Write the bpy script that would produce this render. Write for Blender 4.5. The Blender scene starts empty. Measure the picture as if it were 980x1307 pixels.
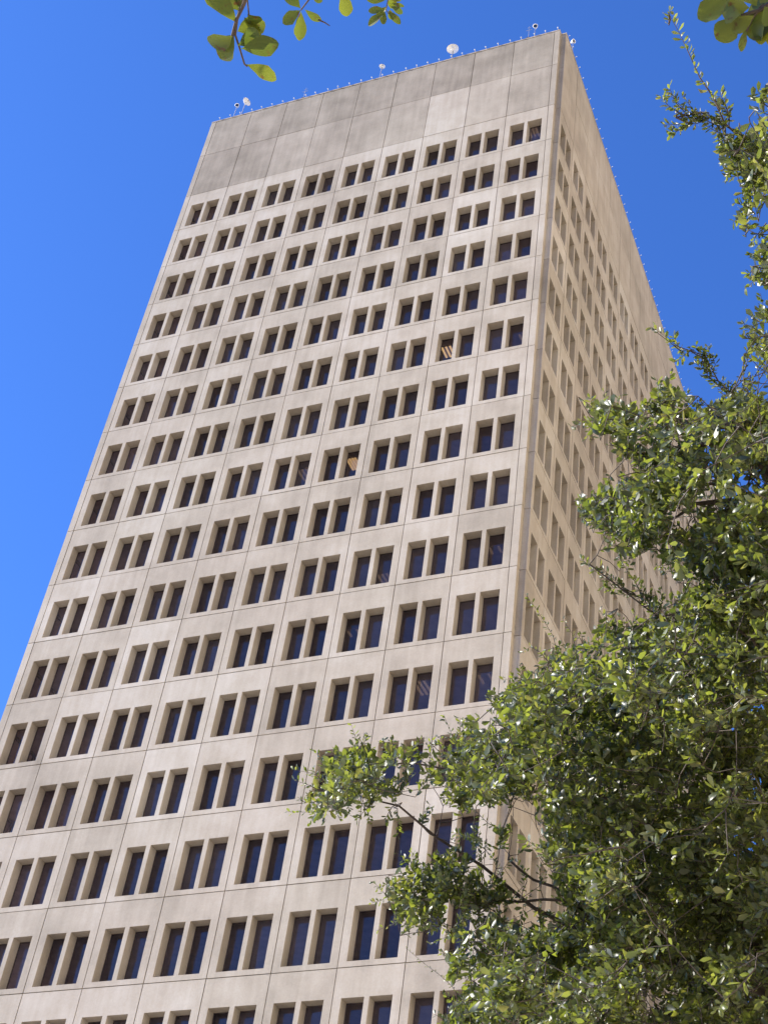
import bpy, math, random
import numpy as np
from mathutils import Vector, Matrix, Euler
random.seed(7)
rng = np.random.default_rng(11)
sc = bpy.context.scene
COL = sc.collection

# ------------------------------------------------------------------ camera solve (bay = 2.93 m)
S = 2.93
ZT = 83.95                                  # height of the line under the blank top panels
FOC, CX, CY = 1835.5595, 647.7185, 663.9359
ANG = (2.289157947, -0.066402229, 0.321301143)
CAM = np.array([6.6165401, -16.84091353, -28.08141963]) * S + np.array([0, 0, ZT])
H = 1.3322 * S
P1 = 1.4634 * S
P2 = 1.6582 * S
CAM_M = Euler(ANG, 'XYZ').to_matrix()
RM = np.array(CAM_M)


def ray(px, py):
    d = RM @ np.array([(px - CX) / FOC, -(py - CY) / FOC, -1.0])
    return d / np.linalg.norm(d)


def at(px, py, t):
    return CAM + ray(px, py) * t


def on_y(px, py, y):
    d = ray(px, py)
    return CAM + d * ((y - CAM[1]) / d[1])


def on_x(px, py, x):
    d = ray(px, py)
    return CAM + d * ((x - CAM[0]) / d[0])


# ------------------------------------------------------------------ materials
def mat(name):
    m = bpy.data.materials.new(name)
    m.use_nodes = True
    nt = m.node_tree
    return m, nt, nt.nodes['Principled BSDF']


def N(nt, t, **kw):
    n = nt.nodes.new(t)
    for k, v in kw.items():
        setattr(n, k, v)
    return n


def simple(name, col, rough=0.6, metal=0.0, noise=0.0, scale=5.0):
    m, nt, b = mat(name)
    b.inputs['Roughness'].default_value = rough
    b.inputs['Metallic'].default_value = metal
    if noise:
        tc = N(nt, 'ShaderNodeTexCoord')
        ns = N(nt, 'ShaderNodeTexNoise')
        ns.inputs['Scale'].default_value = scale
        ns.inputs['Detail'].default_value = 6
        nt.links.new(tc.outputs['Object'], ns.inputs['Vector'])
        r = N(nt, 'ShaderNodeValToRGB')
        r.color_ramp.elements[0].position = 0.3
        r.color_ramp.elements[1].position = 0.7
        r.color_ramp.elements[0].color = (*[c * (1 - noise) for c in col], 1)
        r.color_ramp.elements[1].color = (*[min(1, c * (1 + noise)) for c in col], 1)
        nt.links.new(ns.outputs['Fac'], r.inputs['Fac'])
        nt.links.new(r.outputs['Color'], b.inputs['Base Color'])
    else:
        b.inputs['Base Color'].default_value = (*col, 1)
    return m


def concrete():
    m, nt, b = mat('precast_concrete')
    L = nt.links.new
    tc = N(nt, 'ShaderNodeTexCoord')
    at_ = N(nt, 'ShaderNodeAttribute', attribute_name='tone')
    # base tone per panel: dark weathered <-> pale washed; soffits darkened for shade
    ramp = N(nt, 'ShaderNodeValToRGB')
    e = ramp.color_ramp.elements
    e[0].position = 0.0
    e[0].color = (0.205, 0.178, 0.146, 1)
    e[1].position = 1.0
    e[1].color = (0.53, 0.495, 0.452, 1)
    e2 = ramp.color_ramp.elements.new(0.5)
    e2.color = (0.378, 0.334, 0.282, 1)
    # large clouding
    n1 = N(nt, 'ShaderNodeTexNoise')
    n1.inputs['Scale'].default_value = 0.55
    n1.inputs['Detail'].default_value = 7
    n1.inputs['Roughness'].default_value = 0.62
    L(tc.outputs['Object'], n1.inputs['Vector'])
    # vertical streaks
    mp = N(nt, 'ShaderNodeMapping')
    mp.inputs['Scale'].default_value = (3.4, 3.4, 0.22)
    L(tc.outputs['Object'], mp.inputs['Vector'])
    n2 = N(nt, 'ShaderNodeTexNoise')
    n2.inputs['Scale'].default_value = 1.0
    n2.inputs['Detail'].default_value = 5
    L(mp.outputs['Vector'], n2.inputs['Vector'])
    n3 = N(nt, 'ShaderNodeTexNoise')
    n3.inputs['Scale'].default_value = 14
    n3.inputs['Detail'].default_value = 4
    L(tc.outputs['Object'], n3.inputs['Vector'])

    n5 = N(nt, 'ShaderNodeTexNoise')
    n5.inputs['Scale'].default_value = 0.16
    n5.inputs['Detail'].default_value = 3
    L(tc.outputs['Object'], n5.inputs['Vector'])

    def scaled(src, amp):
        a = N(nt, 'ShaderNodeMath', operation='SUBTRACT')
        a.inputs[1].default_value = 0.5
        L(src, a.inputs[0])
        c = N(nt, 'ShaderNodeMath', operation='MULTIPLY')
        c.inputs[1].default_value = amp
        L(a.outputs[0], c.inputs[0])
        return c.outputs[0]
    s = None
    for o, amp in ((n1.outputs['Fac'], 0.72), (n2.outputs['Fac'], 0.36), (n3.outputs['Fac'], 0.22), (n5.outputs['Fac'], 0.6)):
        v = scaled(o, amp)
        add = N(nt, 'ShaderNodeMath', operation='ADD')
        L(v, add.inputs[0])
        L(s if s is not None else at_.outputs['Fac'], add.inputs[1])
        s = add.outputs[0]
    L(s, ramp.inputs['Fac'])
    # colour drift: pinkish / greenish
    n4 = N(nt, 'ShaderNodeTexNoise')
    n4.inputs['Scale'].default_value = 0.12
    L(tc.outputs['Object'], n4.inputs['Vector'])
    mixc = N(nt, 'ShaderNodeMix', data_type='RGBA', blend_type='MULTIPLY')
    mixc.inputs['Factor'].default_value = 1.0
    dr = N(nt, 'ShaderNodeValToRGB')
    dr.color_ramp.elements[0].color = (1.0, 0.985, 0.962, 1)
    dr.color_ramp.elements[1].color = (1.0, 1.0, 0.97, 1)
    dr.color_ramp.elements[0].position = 0.35
    dr.color_ramp.elements[1].position = 0.65
    L(n4.outputs['Fac'], dr.inputs['Fac'])
    L(ramp.outputs['Color'], mixc.inputs[6])
    L(dr.outputs['Color'], mixc.inputs[7])
    L(mixc.outputs[2], b.inputs['Base Color'])
    b.inputs['Roughness'].default_value = 0.9
    b.inputs['Specular IOR Level'].default_value = 0.2
    bp = N(nt, 'ShaderNodeBump')
    bp.inputs['Strength'].default_value = 0.25
    bp.inputs['Distance'].default_value = 0.03
    L(n3.outputs['Fac'], bp.inputs['Height'])
    L(bp.outputs['Normal'], b.inputs['Normal'])
    return m


def glass():
    m = bpy.data.materials.new('tinted_window_glass')
    m.use_nodes = True
    nt = m.node_tree
    nt.nodes.clear()
    L = nt.links.new
    out = N(nt, 'ShaderNodeOutputMaterial')
    fr = N(nt, 'ShaderNodeFresnel')
    fr.inputs['IOR'].default_value = 1.52
    tr = N(nt, 'ShaderNodeBsdfTransparent')
    tr.inputs['Color'].default_value = (0.46, 0.40, 0.46, 1)
    gl = N(nt, 'ShaderNodeBsdfGlossy')
    gl.inputs['Roughness'].default_value = 0.03
    gl.inputs['Color'].default_value = (1.0, 0.93, 0.95, 1)
    tc = N(nt, 'ShaderNodeTexCoord')
    ns = N(nt, 'ShaderNodeTexNoise')
    ns.inputs['Scale'].default_value = 0.35
    L(tc.outputs['Object'], ns.inputs['Vector'])
    bp = N(nt, 'ShaderNodeBump')
    bp.inputs['Strength'].default_value = 0.35
    bp.inputs['Distance'].default_value = 0.25
    L(ns.outputs['Fac'], bp.inputs['Height'])
    L(bp.outputs['Normal'], gl.inputs['Normal'])
    # every pane slightly different: tilt, tint and grime
    gm_ = N(nt, 'ShaderNodeNewGeometry')
    oi = N(nt, 'ShaderNodeObjectInfo')
    ad = N(nt, 'ShaderNodeMath', operation='ADD')
    L(gm_.outputs['Random Per Island'], ad.inputs[0])
    L(oi.outputs['Random'], ad.inputs[1])
    fr1 = N(nt, 'ShaderNodeMath', operation='FRACT')
    L(ad.outputs[0], fr1.inputs[0])
    wn = N(nt, 'ShaderNodeTexWhiteNoise', noise_dimensions='1D')
    L(fr1.outputs[0], wn.inputs['W'])
    va = N(nt, 'ShaderNodeVectorMath', operation='MULTIPLY_ADD')
    va.inputs[1].default_value = (0.05, 0.05, 0.05)
    L(wn.outputs['Color'], va.inputs[0])
    L(bp.outputs['Normal'], va.inputs[2])
    nz = N(nt, 'ShaderNodeVectorMath', operation='NORMALIZE')
    L(va.outputs[0], nz.inputs[0])
    L(nz.outputs[0], gl.inputs['Normal'])
    tr_r = N(nt, 'ShaderNodeValToRGB')
    tr_r.color_ramp.elements[0].color = (0.34, 0.27, 0.31, 1)
    tr_r.color_ramp.elements[1].color = (0.70, 0.60, 0.62, 1)
    L(wn.outputs['Value'], tr_r.inputs['Fac'])
    L(tr_r.outputs['Color'], tr.inputs['Color'])
    df = N(nt, 'ShaderNodeBsdfDiffuse')
    df.inputs['Color'].default_value = (0.32, 0.27, 0.29, 1)
    dm = N(nt, 'ShaderNodeMixShader')
    dmr = N(nt, 'ShaderNodeMapRange')
    dmr.inputs['To Min'].default_value = 0.05
    dmr.inputs['To Max'].default_value = 0.16
    L(fr1.outputs[0], dmr.inputs['Value'])
    L(dmr.outputs[0], dm.inputs[0])
    L(tr.outputs[0], dm.inputs[1])
    L(df.outputs[0], dm.inputs[2])
    mx = N(nt, 'ShaderNodeMixShader')
    L(fr.outputs[0], mx.inputs[0])
    L(dm.outputs[0], mx.inputs[1])
    L(gl.outputs[0], mx.inputs[2])
    L(mx.outputs[0], out.inputs['Surface'])
    return m


def leaf_mat(name, cols, trans, rough=0.3, tw=0.3, spots=False, spec=1.0):
    m = bpy.data.materials.new(name)
    m.use_nodes = True
    nt = m.node_tree
    L = nt.links.new
    b = nt.nodes['Principled BSDF']
    out = nt.nodes['Material Output']
    g = N(nt, 'ShaderNodeNewGeometry')
    r = N(nt, 'ShaderNodeValToRGB')
    el = r.color_ramp.elements
    el[0].position = 0
    el[0].color = (*cols[0], 1)
    el[1].position = 1
    el[1].color = (*cols[-1], 1)
    for i, c in enumerate(cols[1:-1]):
        q = el.new((i + 1) / (len(cols) - 1))
        q.color = (*c, 1)
    L(g.outputs['Random Per Island'], r.inputs['Fac'])
    tc = N(nt, 'ShaderNodeTexCoord')
    ns = N(nt, 'ShaderNodeTexNoise')
    ns.inputs['Scale'].default_value = 60
    ns.inputs['Detail'].default_value = 4
    L(tc.outputs['Object'], ns.inputs['Vector'])
    mx = N(nt, 'ShaderNodeMix', data_type='RGBA', blend_type='MIX')
    rr = N(nt, 'ShaderNodeValToRGB')
    rr.color_ramp.elements[0].position = 0.60 if spots else 0.66
    rr.color_ramp.elements[1].position = 0.70 if spots else 0.80
    L(ns.outputs['Fac'], rr.inputs['Fac'])
    L(rr.outputs['Color'], mx.inputs['Factor'])
    L(r.outputs['Color'], mx.inputs[6])
    mx.inputs[7].default_value = (0.10, 0.055, 0.02, 1)
    L(mx.outputs[2], b.inputs['Base Color'])
    b.inputs['Roughness'].default_value = rough
    b.inputs['Specular IOR Level'].default_value = spec
    t = N(nt, 'ShaderNodeBsdfTranslucent')
    hs = N(nt, 'ShaderNodeMix', data_type='RGBA', blend_type='MULTIPLY')
    hs.inputs['Factor'].default_value = 1
    L(mx.outputs[2], hs.inputs[6])
    hs.inputs[7].default_value = (*trans, 1)
    L(hs.outputs[2], t.inputs['Color'])
    ms = N(nt, 'ShaderNodeMixShader')
    ms.inputs[0].default_value = tw
    L(b.outputs[0], ms.inputs[1])
    L(t.outputs[0], ms.inputs[2])
    L(ms.outputs[0], out.inputs['Surface'])
    return m


M_CONC = concrete()
M_JOINT = simple('joint_sealant', (0.24, 0.20, 0.17), 0.9)
M_GLASS = glass()
M_FRAME = simple('dark_bronze_frame', (0.07, 0.052, 0.052), 0.5, 0.2)
M_WHITE = simple('white_enamel', (0.82, 0.82, 0.82), 0.35)
M_GLOBE = simple('frosted_globe', (0.62, 0.64, 0.68), 0.5)
M_STEEL = simple('galvanised_steel', (0.45, 0.46, 0.48), 0.4, 0.8)
M_DARK = simple('dark_lens', (0.02, 0.025, 0.04), 0.15)
M_CEIL = simple('ceiling_tile', (0.5, 0.45, 0.42), 0.9, 0, 0.15, 2)
M_CORE = simple('interior_wall', (0.22, 0.17, 0.14), 0.9, 0, 0.2, 0.4)
M_ROOF = simple('roof_gravel', (0.3, 0.29, 0.27), 0.95, 0, 0.2, 3)
M_BARK = simple('oak_bark', (0.085, 0.062, 0.05), 0.85, 0, 0.45, 18)
M_TWIG = simple('oak_twig', (0.075, 0.055, 0.042), 0.7, 0, 0.35, 30)
M_LEAF = leaf_mat('oak_leaf', [(0.022, 0.031, 0.012), (0.034, 0.046, 0.015), (0.055, 0.070, 0.021), (0.085, 0.105, 0.028), (0.070, 0.070, 0.036)],
                  (6.3, 5.9, 2.1), 0.42, 0.34, spec=1.0)
M_LEAF2 = leaf_mat('near_oak_leaf', [(0.055, 0.085, 0.022), (0.10, 0.13, 0.025), (0.14, 0.165, 0.03)],
                   (1.9, 1.75, 0.8), 0.45, 0.40, spots=True, spec=0.35)
M_LAMPD = None
M_LAMP = bpy.data.materials.new('fluorescent_tube')
M_LAMP.use_nodes = True
_b = M_LAMP.node_tree.nodes['Principled BSDF']
_b.inputs['Base Color'].default_value = (0.6, 0.5, 0.36, 1)
_b.inputs['Emission Color'].default_value = (1.0, 0.74, 0.30, 1)
_b.inputs['Emission Strength'].default_value = 0.5
M_LAMPD = M_LAMP.copy()
M_LAMPD.name = 'fluorescent_tube_dim'
M_LAMPD.node_tree.nodes['Principled BSDF'].inputs['Emission Strength'].default_value = 0.10
M_LAMPD.node_tree.nodes['Principled BSDF'].inputs['Emission Color'].default_value = (1.0, 0.8, 0.5, 1)


# ------------------------------------------------------------------ mesh helpers
class MB:
    def __init__(self):
        self.v = []
        self.f = []
        self.tone = []
        self.mi = []

    def quad(self, pts, tone=0.5, mi=0):
        i = len(self.v)
        self.v += [tuple(p) for p in pts]
        self.f.append(tuple(range(i, i + len(pts))))
        self.tone.append(tone)
        self.mi.append(mi)

    def box(self, lo, hi, tone=0.5, mi=0, xf=None):
        x0, y0, z0 = lo
        x1, y1, z1 = hi
        P = [(x0, y0, z0), (x1, y0, z0), (x1, y1, z0), (x0, y1, z0), (x0, y0, z1), (x1, y0, z1), (x1, y1, z1), (x0, y1, z1)]
        if xf:
            P = [xf(p) for p in P]
        i = len(self.v)
        self.v += P
        for f in ((0, 3, 2, 1), (4, 5, 6, 7), (0, 1, 5, 4), (1, 2, 6, 5), (2, 3, 7, 6), (3, 0, 4, 7)):
            self.f.append(tuple(i + k for k in f))
            self.tone.append(tone)
            self.mi.append(mi)

    def tube(self, a, b, r0, r1=None, n=8, cap=True, mi=0):
        r1 = r0 if r1 is None else r1
        a = Vector(a)
        b = Vector(b)
        d = (b - a).normalized()
        u = d.orthogonal().normalized()
        w = d.cross(u)
        i = len(self.v)
        for c, r in ((a, r0), (b, r1)):
            for k in range(n):
                t = 2 * math.pi * k / n
                self.v.append(tuple(c + u * (r * math.cos(t)) + w * (r * math.sin(t))))
        for k in range(n):
            self.f.append((i + k, i + (k + 1) % n, i + n + (k + 1) % n, i + n + k))
            self.tone.append(0.5)
            self.mi.append(mi)
        if cap:
            for f in (tuple(i + k for k in range(n))[::-1], tuple(i + n + k for k in range(n))):
                self.f.append(f)
                self.tone.append(0.5)
                self.mi.append(mi)

    def lathe(self, org, axis, prof, n=16, mi=0):
        """prof: list of (distance along axis, radius)"""
        o = Vector(org)
        d = Vector(axis).normalized()
        u = d.orthogonal().normalized()
        w = d.cross(u)
        i = len(self.v)
        for s, r in prof:
            for k in range(n):
                t = 2 * math.pi * k / n
                self.v.append(tuple(o + d * s + u * (r * math.cos(t)) + w * (r * math.sin(t))))
        for j in range(len(prof) - 1):
            for k in range(n):
                self.f.append((i + j * n + k, i + j * n + (k + 1) % n, i + (j + 1) * n + (k + 1) % n, i + (j + 1) * n + k))
                self.tone.append(0.5)
                self.mi.append(mi)

    def build(self, name, mats, parent=None, smooth=False, tone=False):
        me = bpy.data.meshes.new(name)
        me.from_pydata(self.v, [], self.f)
        if not isinstance(mats, (list, tuple)):
            mats = [mats]
        for m in mats:
            me.materials.append(m)
        if len(mats) > 1:
            me.polygons.foreach_set('material_index', self.mi)
        if tone:
            a = me.attributes.new('tone', 'FLOAT', 'FACE')
            a.data.foreach_set('value', self.tone)
        if smooth:
            me.polygons.foreach_set('use_smooth', [True] * len(me.polygons))
        me.update()
        o = bpy.data.objects.new(name, me)
        COL.objects.link(o)
        if parent:
            o.parent = parent
        return o


def tag(o, label=None, cat=None, group=None, kind=None):
    for k, v in (('label', label), ('category', cat), ('group', group), ('kind', kind)):
        if v:
            o[k] = v
    return o


def empty(name, loc=(0, 0, 0)):
    o = bpy.data.objects.new(name, None)
    o.location = loc
    o.empty_display_size = 0.3
    COL.objects.link(o)
    return o


# ------------------------------------------------------------------ ground
GROUND_Z0 = 0.13
def plane(name, x0, y0, x1, y1, z, m, label=None):
    b = MB()
    b.quad([(x0, y0, z), (x1, y0, z), (x1, y1, z), (x0, y1, z)])
    o = b.build(name, m)
    tag(o, kind='structure')
    return o


M_GROUND = simple('dry_ground', (0.40, 0.33, 0.23), 0.95, 0, 0.25, 0.3)
M_PAVE = simple('concrete_paving', (0.52, 0.46, 0.37), 0.9, 0, 0.12, 1.2)
M_ASPH = simple('asphalt', (0.055, 0.053, 0.05), 0.9, 0, 0.25, 6)
plane('ground', -3000, -3000, 3000, 3000, 0, M_GROUND)
pv = MB()
pv.box((-60, -62, -0.2), (40, 75, 0.13))
tag(pv.build('pavement', M_PAVE), kind='structure')
plane('road', -60, -76, 60, -62.3, 0.008, M_ASPH)
ln = MB()
for i in range(20):
    ln.quad([(-58 + i * 6, -69.3, 0.013), (-55 + i * 6, -69.3, 0.013), (-55 + i * 6, -69.15, 0.013), (-58 + i * 6, -69.15, 0.013)])
tag(ln.build('road_marking', simple('road_paint', (0.75, 0.74, 0.7), 0.7)), kind='structure')

# ------------------------------------------------------------------ tower
NF, NS = 9, 17
PIER = 0.135 * S
NOT = 0.118 * S
XS = PIER + NOT                      # plane of the right side face (x)
XL = -NF * S - XS                    # plane of the left side face
YB = NOT + NS * S + NOT              # plane of back face
G = 0.0065 * S                        # half joint
D = 0.18 * S                         # window recess
ED = 0.13 * S                        # panel edge depth
ROWS = 20
BASE_Z = ZT - ROWS * H
tower = empty('office_tower', (-NF * S / 2, YB / 2, 0))
tower_off = Vector((NF * S / 2, -YB / 2, 0))
tag(tower, 'tall beige concrete office tower with rows of paired recessed dark windows', 'building')
WX = [0, 0.128, 0.462, 0.538, 0.872, 1.0]
WZ = [0, 0.065, 0.677, 1.0]
panes = []   # (facade, area, quad)


def w2t(p):
    return (p[0] + tower_off.x, p[1] + tower_off.y, p[2])


def facade(org, u, n, ncols, name_frames, shown):
    """org: world xy of left end of the panel grid seen from outside, u: unit direction to the right, n: outward normal"""
    org = Vector((org[0], org[1], 0))
    u = Vector(u)
    n = Vector(n)
    rs = np.random.default_rng(int(abs(org.x * 7 + org.y * 13)) + 5)

    jog = [0.0]

    def P(a, z, d):     # a along u (m), z world, d depth inward
        q = org + u * a - n * (d + jog[0])
        return w2t((q.x, q.y, z))
    mb = MB()
    colt = rs.normal(0, 0.05, ncols)

    def rect(a0, a1, z0, z1, d, tone):
        mb.quad([P(a0, z0, d), P(a1, z0, d), P(a1, z1, d), P(a0, z1, d)], tone)

    def edges(a0, a1, z0, z1, tone, dd=ED):
        mb.quad([P(a0, z0, 0), P(a0, z1, 0), P(a0, z1, dd), P(a0, z0, dd)], tone)
        mb.quad([P(a1, z0, 0), P(a1, z0, dd), P(a1, z1, dd), P(a1, z1, 0)], tone)
        mb.quad([P(a0, z1, 0), P(a1, z1, 0), P(a1, z1, dd), P(a0, z1, dd)], tone)
        mb.quad([P(a0, z0, 0), P(a0, z0, dd), P(a1, z0, dd), P(a1, z0, 0)], tone)

    wins = []
    for c in range(ncols):
        for k in range(1, ROWS + 1):
            z0 = ZT - k * H
            a0 = c * S
            jog[0] = float(rs.uniform(0, 0.016))
            tone = 0.50 + rs.normal(0, 0.045) + 0.5 * colt[c] - 0.02 * min(1, k / 10)
            if rs.random() < 0.10:
                tone += rs.uniform(0.06, 0.16)
            xs = [a0 + x * S for x in WX]
            zs = [z0 + z * H for z in WZ]
            xs[0] += G
            xs[-1] -= G
            zs[0] += G
            zs[-1] -= G
            for i in range(5):
                for j in range(3):
                    if j == 1 and i in (1, 3):
                        continue
                    rect(xs[i], xs[i + 1], zs[j], zs[j + 1], 0, tone)
            edges(xs[0], xs[-1], zs[0], zs[-1], tone)
            for i in (1, 3):
                p0, p1, q0, q1 = xs[i], xs[i + 1], zs[1], zs[2]
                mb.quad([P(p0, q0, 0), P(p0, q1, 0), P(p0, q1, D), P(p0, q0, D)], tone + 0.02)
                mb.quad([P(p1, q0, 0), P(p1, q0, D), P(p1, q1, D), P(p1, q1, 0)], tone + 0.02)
                mb.quad([P(p0, q1, 0), P(p1, q1, 0), P(p1, q1, D), P(p0, q1, D)], tone - 0.10)  # soffit: recess shade painted in as a darker tone
                mb.quad([P(p0, q0, 0), P(p0, q0, D), P(p1, q0, D), P(p1, q0, 0)], tone)
                wins.append((p0, p1, q0, q1, c, k))
        # blank top panels
        for r, (za, zb) in enumerate(((ZT, ZT + P2), (ZT + P2, ZT + P2 + P1))):
            jog[0] = float(rs.uniform(0, 0.016))
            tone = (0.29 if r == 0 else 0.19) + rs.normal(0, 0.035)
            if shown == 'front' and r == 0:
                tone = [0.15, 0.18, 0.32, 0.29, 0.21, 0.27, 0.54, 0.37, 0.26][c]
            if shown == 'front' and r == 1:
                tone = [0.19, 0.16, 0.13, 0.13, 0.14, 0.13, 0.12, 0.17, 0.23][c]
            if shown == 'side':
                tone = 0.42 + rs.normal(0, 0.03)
            rect(c * S + G, (c + 1) * S - G, za + G, zb - G, 0, tone)
            edges(c * S + G, (c + 1) * S - G, za + G, zb - G, tone)
    jog[0] = 0.016
    wall = mb.build('wall', M_CONC, tower, tone=True)
    # sealant backing behind the joints
    jb = MB()
    zt = ZT + P1 + P2
    w = 0.03 * S
    for c in range(0, ncols + 1):
        a = c * S
        lo, hi = (a - w if c else a), (a + w if c < ncols else a)
        jb.quad([P(lo, BASE_Z, 0.02 * S), P(hi, BASE_Z, 0.02 * S), P(hi, zt - G, 0.02 * S), P(lo, zt - G, 0.02 * S)])
    for z in [ZT - k * H for k in range(0, ROWS + 1)] + [ZT + P2]:
        jb.quad([P(G, z - w * .9, 0.0215 * S), P(ncols * S - G, z - w * .9, 0.0215 * S), P(ncols * S - G, z + w * .9, 0.0215 * S), P(G, z + w * .9, 0.0215 * S)])
    jb.build('joint_sealant', M_JOINT, wall)

    # windows
    def win_mesh(lst, fm, gm):
        fw = 0.012 * S
        for (p0, p1, q0, q1, c, k) in lst:
            p0 -= .01
            p1 += .01
            q0 -= .01
            q1 += .01
            d0, d1 = D - 0.03, D + 0.03
            for (a0, a1, z0, z1) in ((p0, p0 + fw, q0, q1), (p1 - fw, p1, q0, q1), (p0 + fw, p1 - fw, q0, q0 + fw), (p0 + fw, p1 - fw, q1 - fw * 1.3, q1)):
                P8 = [P(a0, z0, d0), P(a1, z0, d0), P(a1, z1, d0), P(a0, z1, d0), P(a0, z0, d1), P(a1, z0, d1), P(a1, z1, d1), P(a0, z1, d1)]
                i = len(fm.v)
                fm.v += P8
                for f in ((0, 1, 2, 3), (4, 7, 6, 5), (0, 4, 5, 1), (1, 5, 6, 2), (2, 6, 7, 3), (3, 7, 4, 0)):
                    fm.f.append(tuple(i + q for q in f))
                    fm.tone.append(0)
                    fm.mi.append(0)
            gm.quad([P(p0 + fw, q0 + fw, D), P(p1 - fw, q0 + fw, D), P(p1 - fw, q1 - fw, D), P(p0 + fw, q1 - fw, D)])

    single = []
    if shown == 'front':
        # the hundred windows that show largest, unobstructed by the tree
        cand = []
        for wn in wins:
            cen = org + u * ((wn[0] + wn[1]) / 2)
            v = RM.T @ (np.array([cen.x, cen.y, (wn[2] + wn[3]) / 2]) - CAM)
            px, py = CX + FOC * v[0] / -v[2], CY - FOC * v[1] / -v[2]
            if 4 < px < 976 and 0 < py < 1290 and not (py > 930 and px > 400 + max(0, 0.25 * (py - 1040))):
                cand.append((1 / (v[2] ** 2) * (1 + 0.02 * px / 980), wn))
        cand.sort(key=lambda t: -t[0])
        single = [c[1] for c in cand[:99]]
    sset = set(single)
    for wn in single:
        fm, gm = MB(), MB()
        win_mesh([wn], fm, gm)
        f = fm.build('window', M_FRAME, tower)
        gm.build('pane', M_GLASS, f)
    rest = [wn for wn in wins if wn not in sset]
    if rest:
        fm, gm = MB(), MB()
        win_mesh(rest, fm, gm)
        f = fm.build('window', M_FRAME, tower)
        tag(f, kind='stuff')
        g_ = gm.build('pane', M_GLASS, f)
        tag(g_, kind='stuff')
    return wins


facade((-NF * S, 0), (1, 0, 0), (0, -1, 0), NF, True, 'front')
facade((XS, NOT), (0, 1, 0), (1, 0, 0), NS, False, 'side')
facade((0, YB), (-1, 0, 0), (0, 1, 0), NF, False, 'back')
facade((XL, NOT + NS * S), (0, -1, 0), (-1, 0, 0), NS, False, 'left')

# corner piers, notched in plan
TOP = ZT + P1 + P2
levels = [BASE_Z] + [ZT - k * H for k in range(ROWS - 1, -1, -1)] + [ZT + P2, TOP]
for sx, sy in ((1, 0), (0, 0), (1, 1), (0, 1)):
    mb = MB()
    rs = np.random.default_rng(3 + sx * 2 + sy)
    for z0, z1 in zip(levels[:-1], levels[1:]):
        tone = (0.5 if z1 <= ZT + 0.01 else 0.34) + rs.normal(0, 0.05)
        x0, x1 = (G, PIER) if sx else (-NF * S - PIER, -NF * S - G)
        y0, y1 = (0, ED + 0.15) if not sy else (YB - ED - 0.15, YB)
        mb.box(w2t((x0, y0, z0 + G)), w2t((x1, y1, z1 - G)), tone)
    for z in levels[1:-1]:
        mb.box(w2t((x0 + .03, y0 + .03, z - G - .01)), w2t((x1 - .03, y1 - .03, z + G + .01)), 0.02)
    mb.build('corner_pier', M_CONC, tower, tone=True)

# base storey, roof, parapet coping
b = MB()
b.box(w2t((XL + .05, 0.06, 0)), w2t((XS - .05, YB - .06, BASE_Z - G)), 0.45)
b.build('base_wall', M_CONC, tower, tone=True)
b = MB()
b.box(w2t((XL + 0.4, 0.4, TOP - 1.6)), w2t((XS - 0.4, YB - 0.4, TOP - 1.2)))
b.build('roof', M_ROOF, tower)
b = MB()
th = 0.45
for lo, hi in (((XL + NOT, -0.02), (XS - NOT, th)), ((XL + NOT, YB - th), (XS - NOT, YB + 0.02)),
               ((XL - 0.02, NOT), (XL + th, YB - NOT)), ((XS - th, NOT), (XS + 0.02, YB - NOT))):
    dz = 0 if hi[0] - lo[0] > 5 and hi[1] - lo[1] < 5 else 0.004
    b.box(w2t((lo[0], lo[1], TOP - G * 0.5)), w2t((hi[0], hi[1], TOP + 0.10 + dz)), 0.42)
    b.box(w2t((lo[0] + .15, lo[1] + .15, TOP - 1.5)), w2t((hi[0] - .1, hi[1] - .1, TOP - 0.02 - dz)), 0.4)
b.build('coping', M_CONC, tower, tone=True)

# inside: floor slabs with suspended ceilings and a core
b = MB()
for k in range(1, ROWS + 1):
    zc = ZT - k * H + 0.70 * H
    b.box(w2t((XL + D + .12, D + 0.06, zc)), w2t((XS - D - .12, YB - D - .06, ZT - k * H + 1.045 * H)))
b.build('floor_slab', M_CEIL, tower)
b = MB()
b.box(w2t((-NF * S + 5.5, 6.0, BASE_Z)), w2t((-5.5, YB - 6, TOP - 1.3)))
b.build('service_core', M_CORE, tower)
# a few ceiling lights that are on, seen up through the glass
for (px, py, ln_, strips) in ((572, 449, .8, 3), (452, 592, .9, 4), (390, 606, .9, 3), (491, 738, 0.7, 3), (452, 808, .5, 2),
                              (669, 429, .4, 2), (681, 169, .7, 3), (540, 878, 1.1, 3), (632, 702, .5, 2), (620, 866, .7, 2)):
    q = on_y(px, py, D)
    k = math.ceil((ZT - q[2]) / H)
    zc = ZT - k * H + 0.70 * H
    d = ray(px, py)
    t = (zc - 0.05 - CAM[2]) / d[2]
    c = CAM + d * t
    if c[1] < D + 0.3:
        c[1] = D + 0.3 + ln_ / 2
    m = MB()
    m.box(w2t((c[0] - .34, c[1] - ln_ / 2 - .04, zc - 0.05)), w2t((c[0] + .34, c[1] + ln_ / 2 + .04, zc - 0.004)))
    fx = m.build('ceiling_light', M_CEIL, tower)
    m = MB()
    for s in range(strips):
        xx = c[0] - .24 + s * .48 / max(1, strips - 1)
        m.box(w2t((xx - .055, c[1] - ln_ / 2, zc - 0.085)), w2t((xx + .055, c[1] + ln_ / 2, zc - 0.052)))
    m.build('tube', M_LAMP if px in (452, 572) and py < 700 else M_LAMPD, fx)


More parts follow.
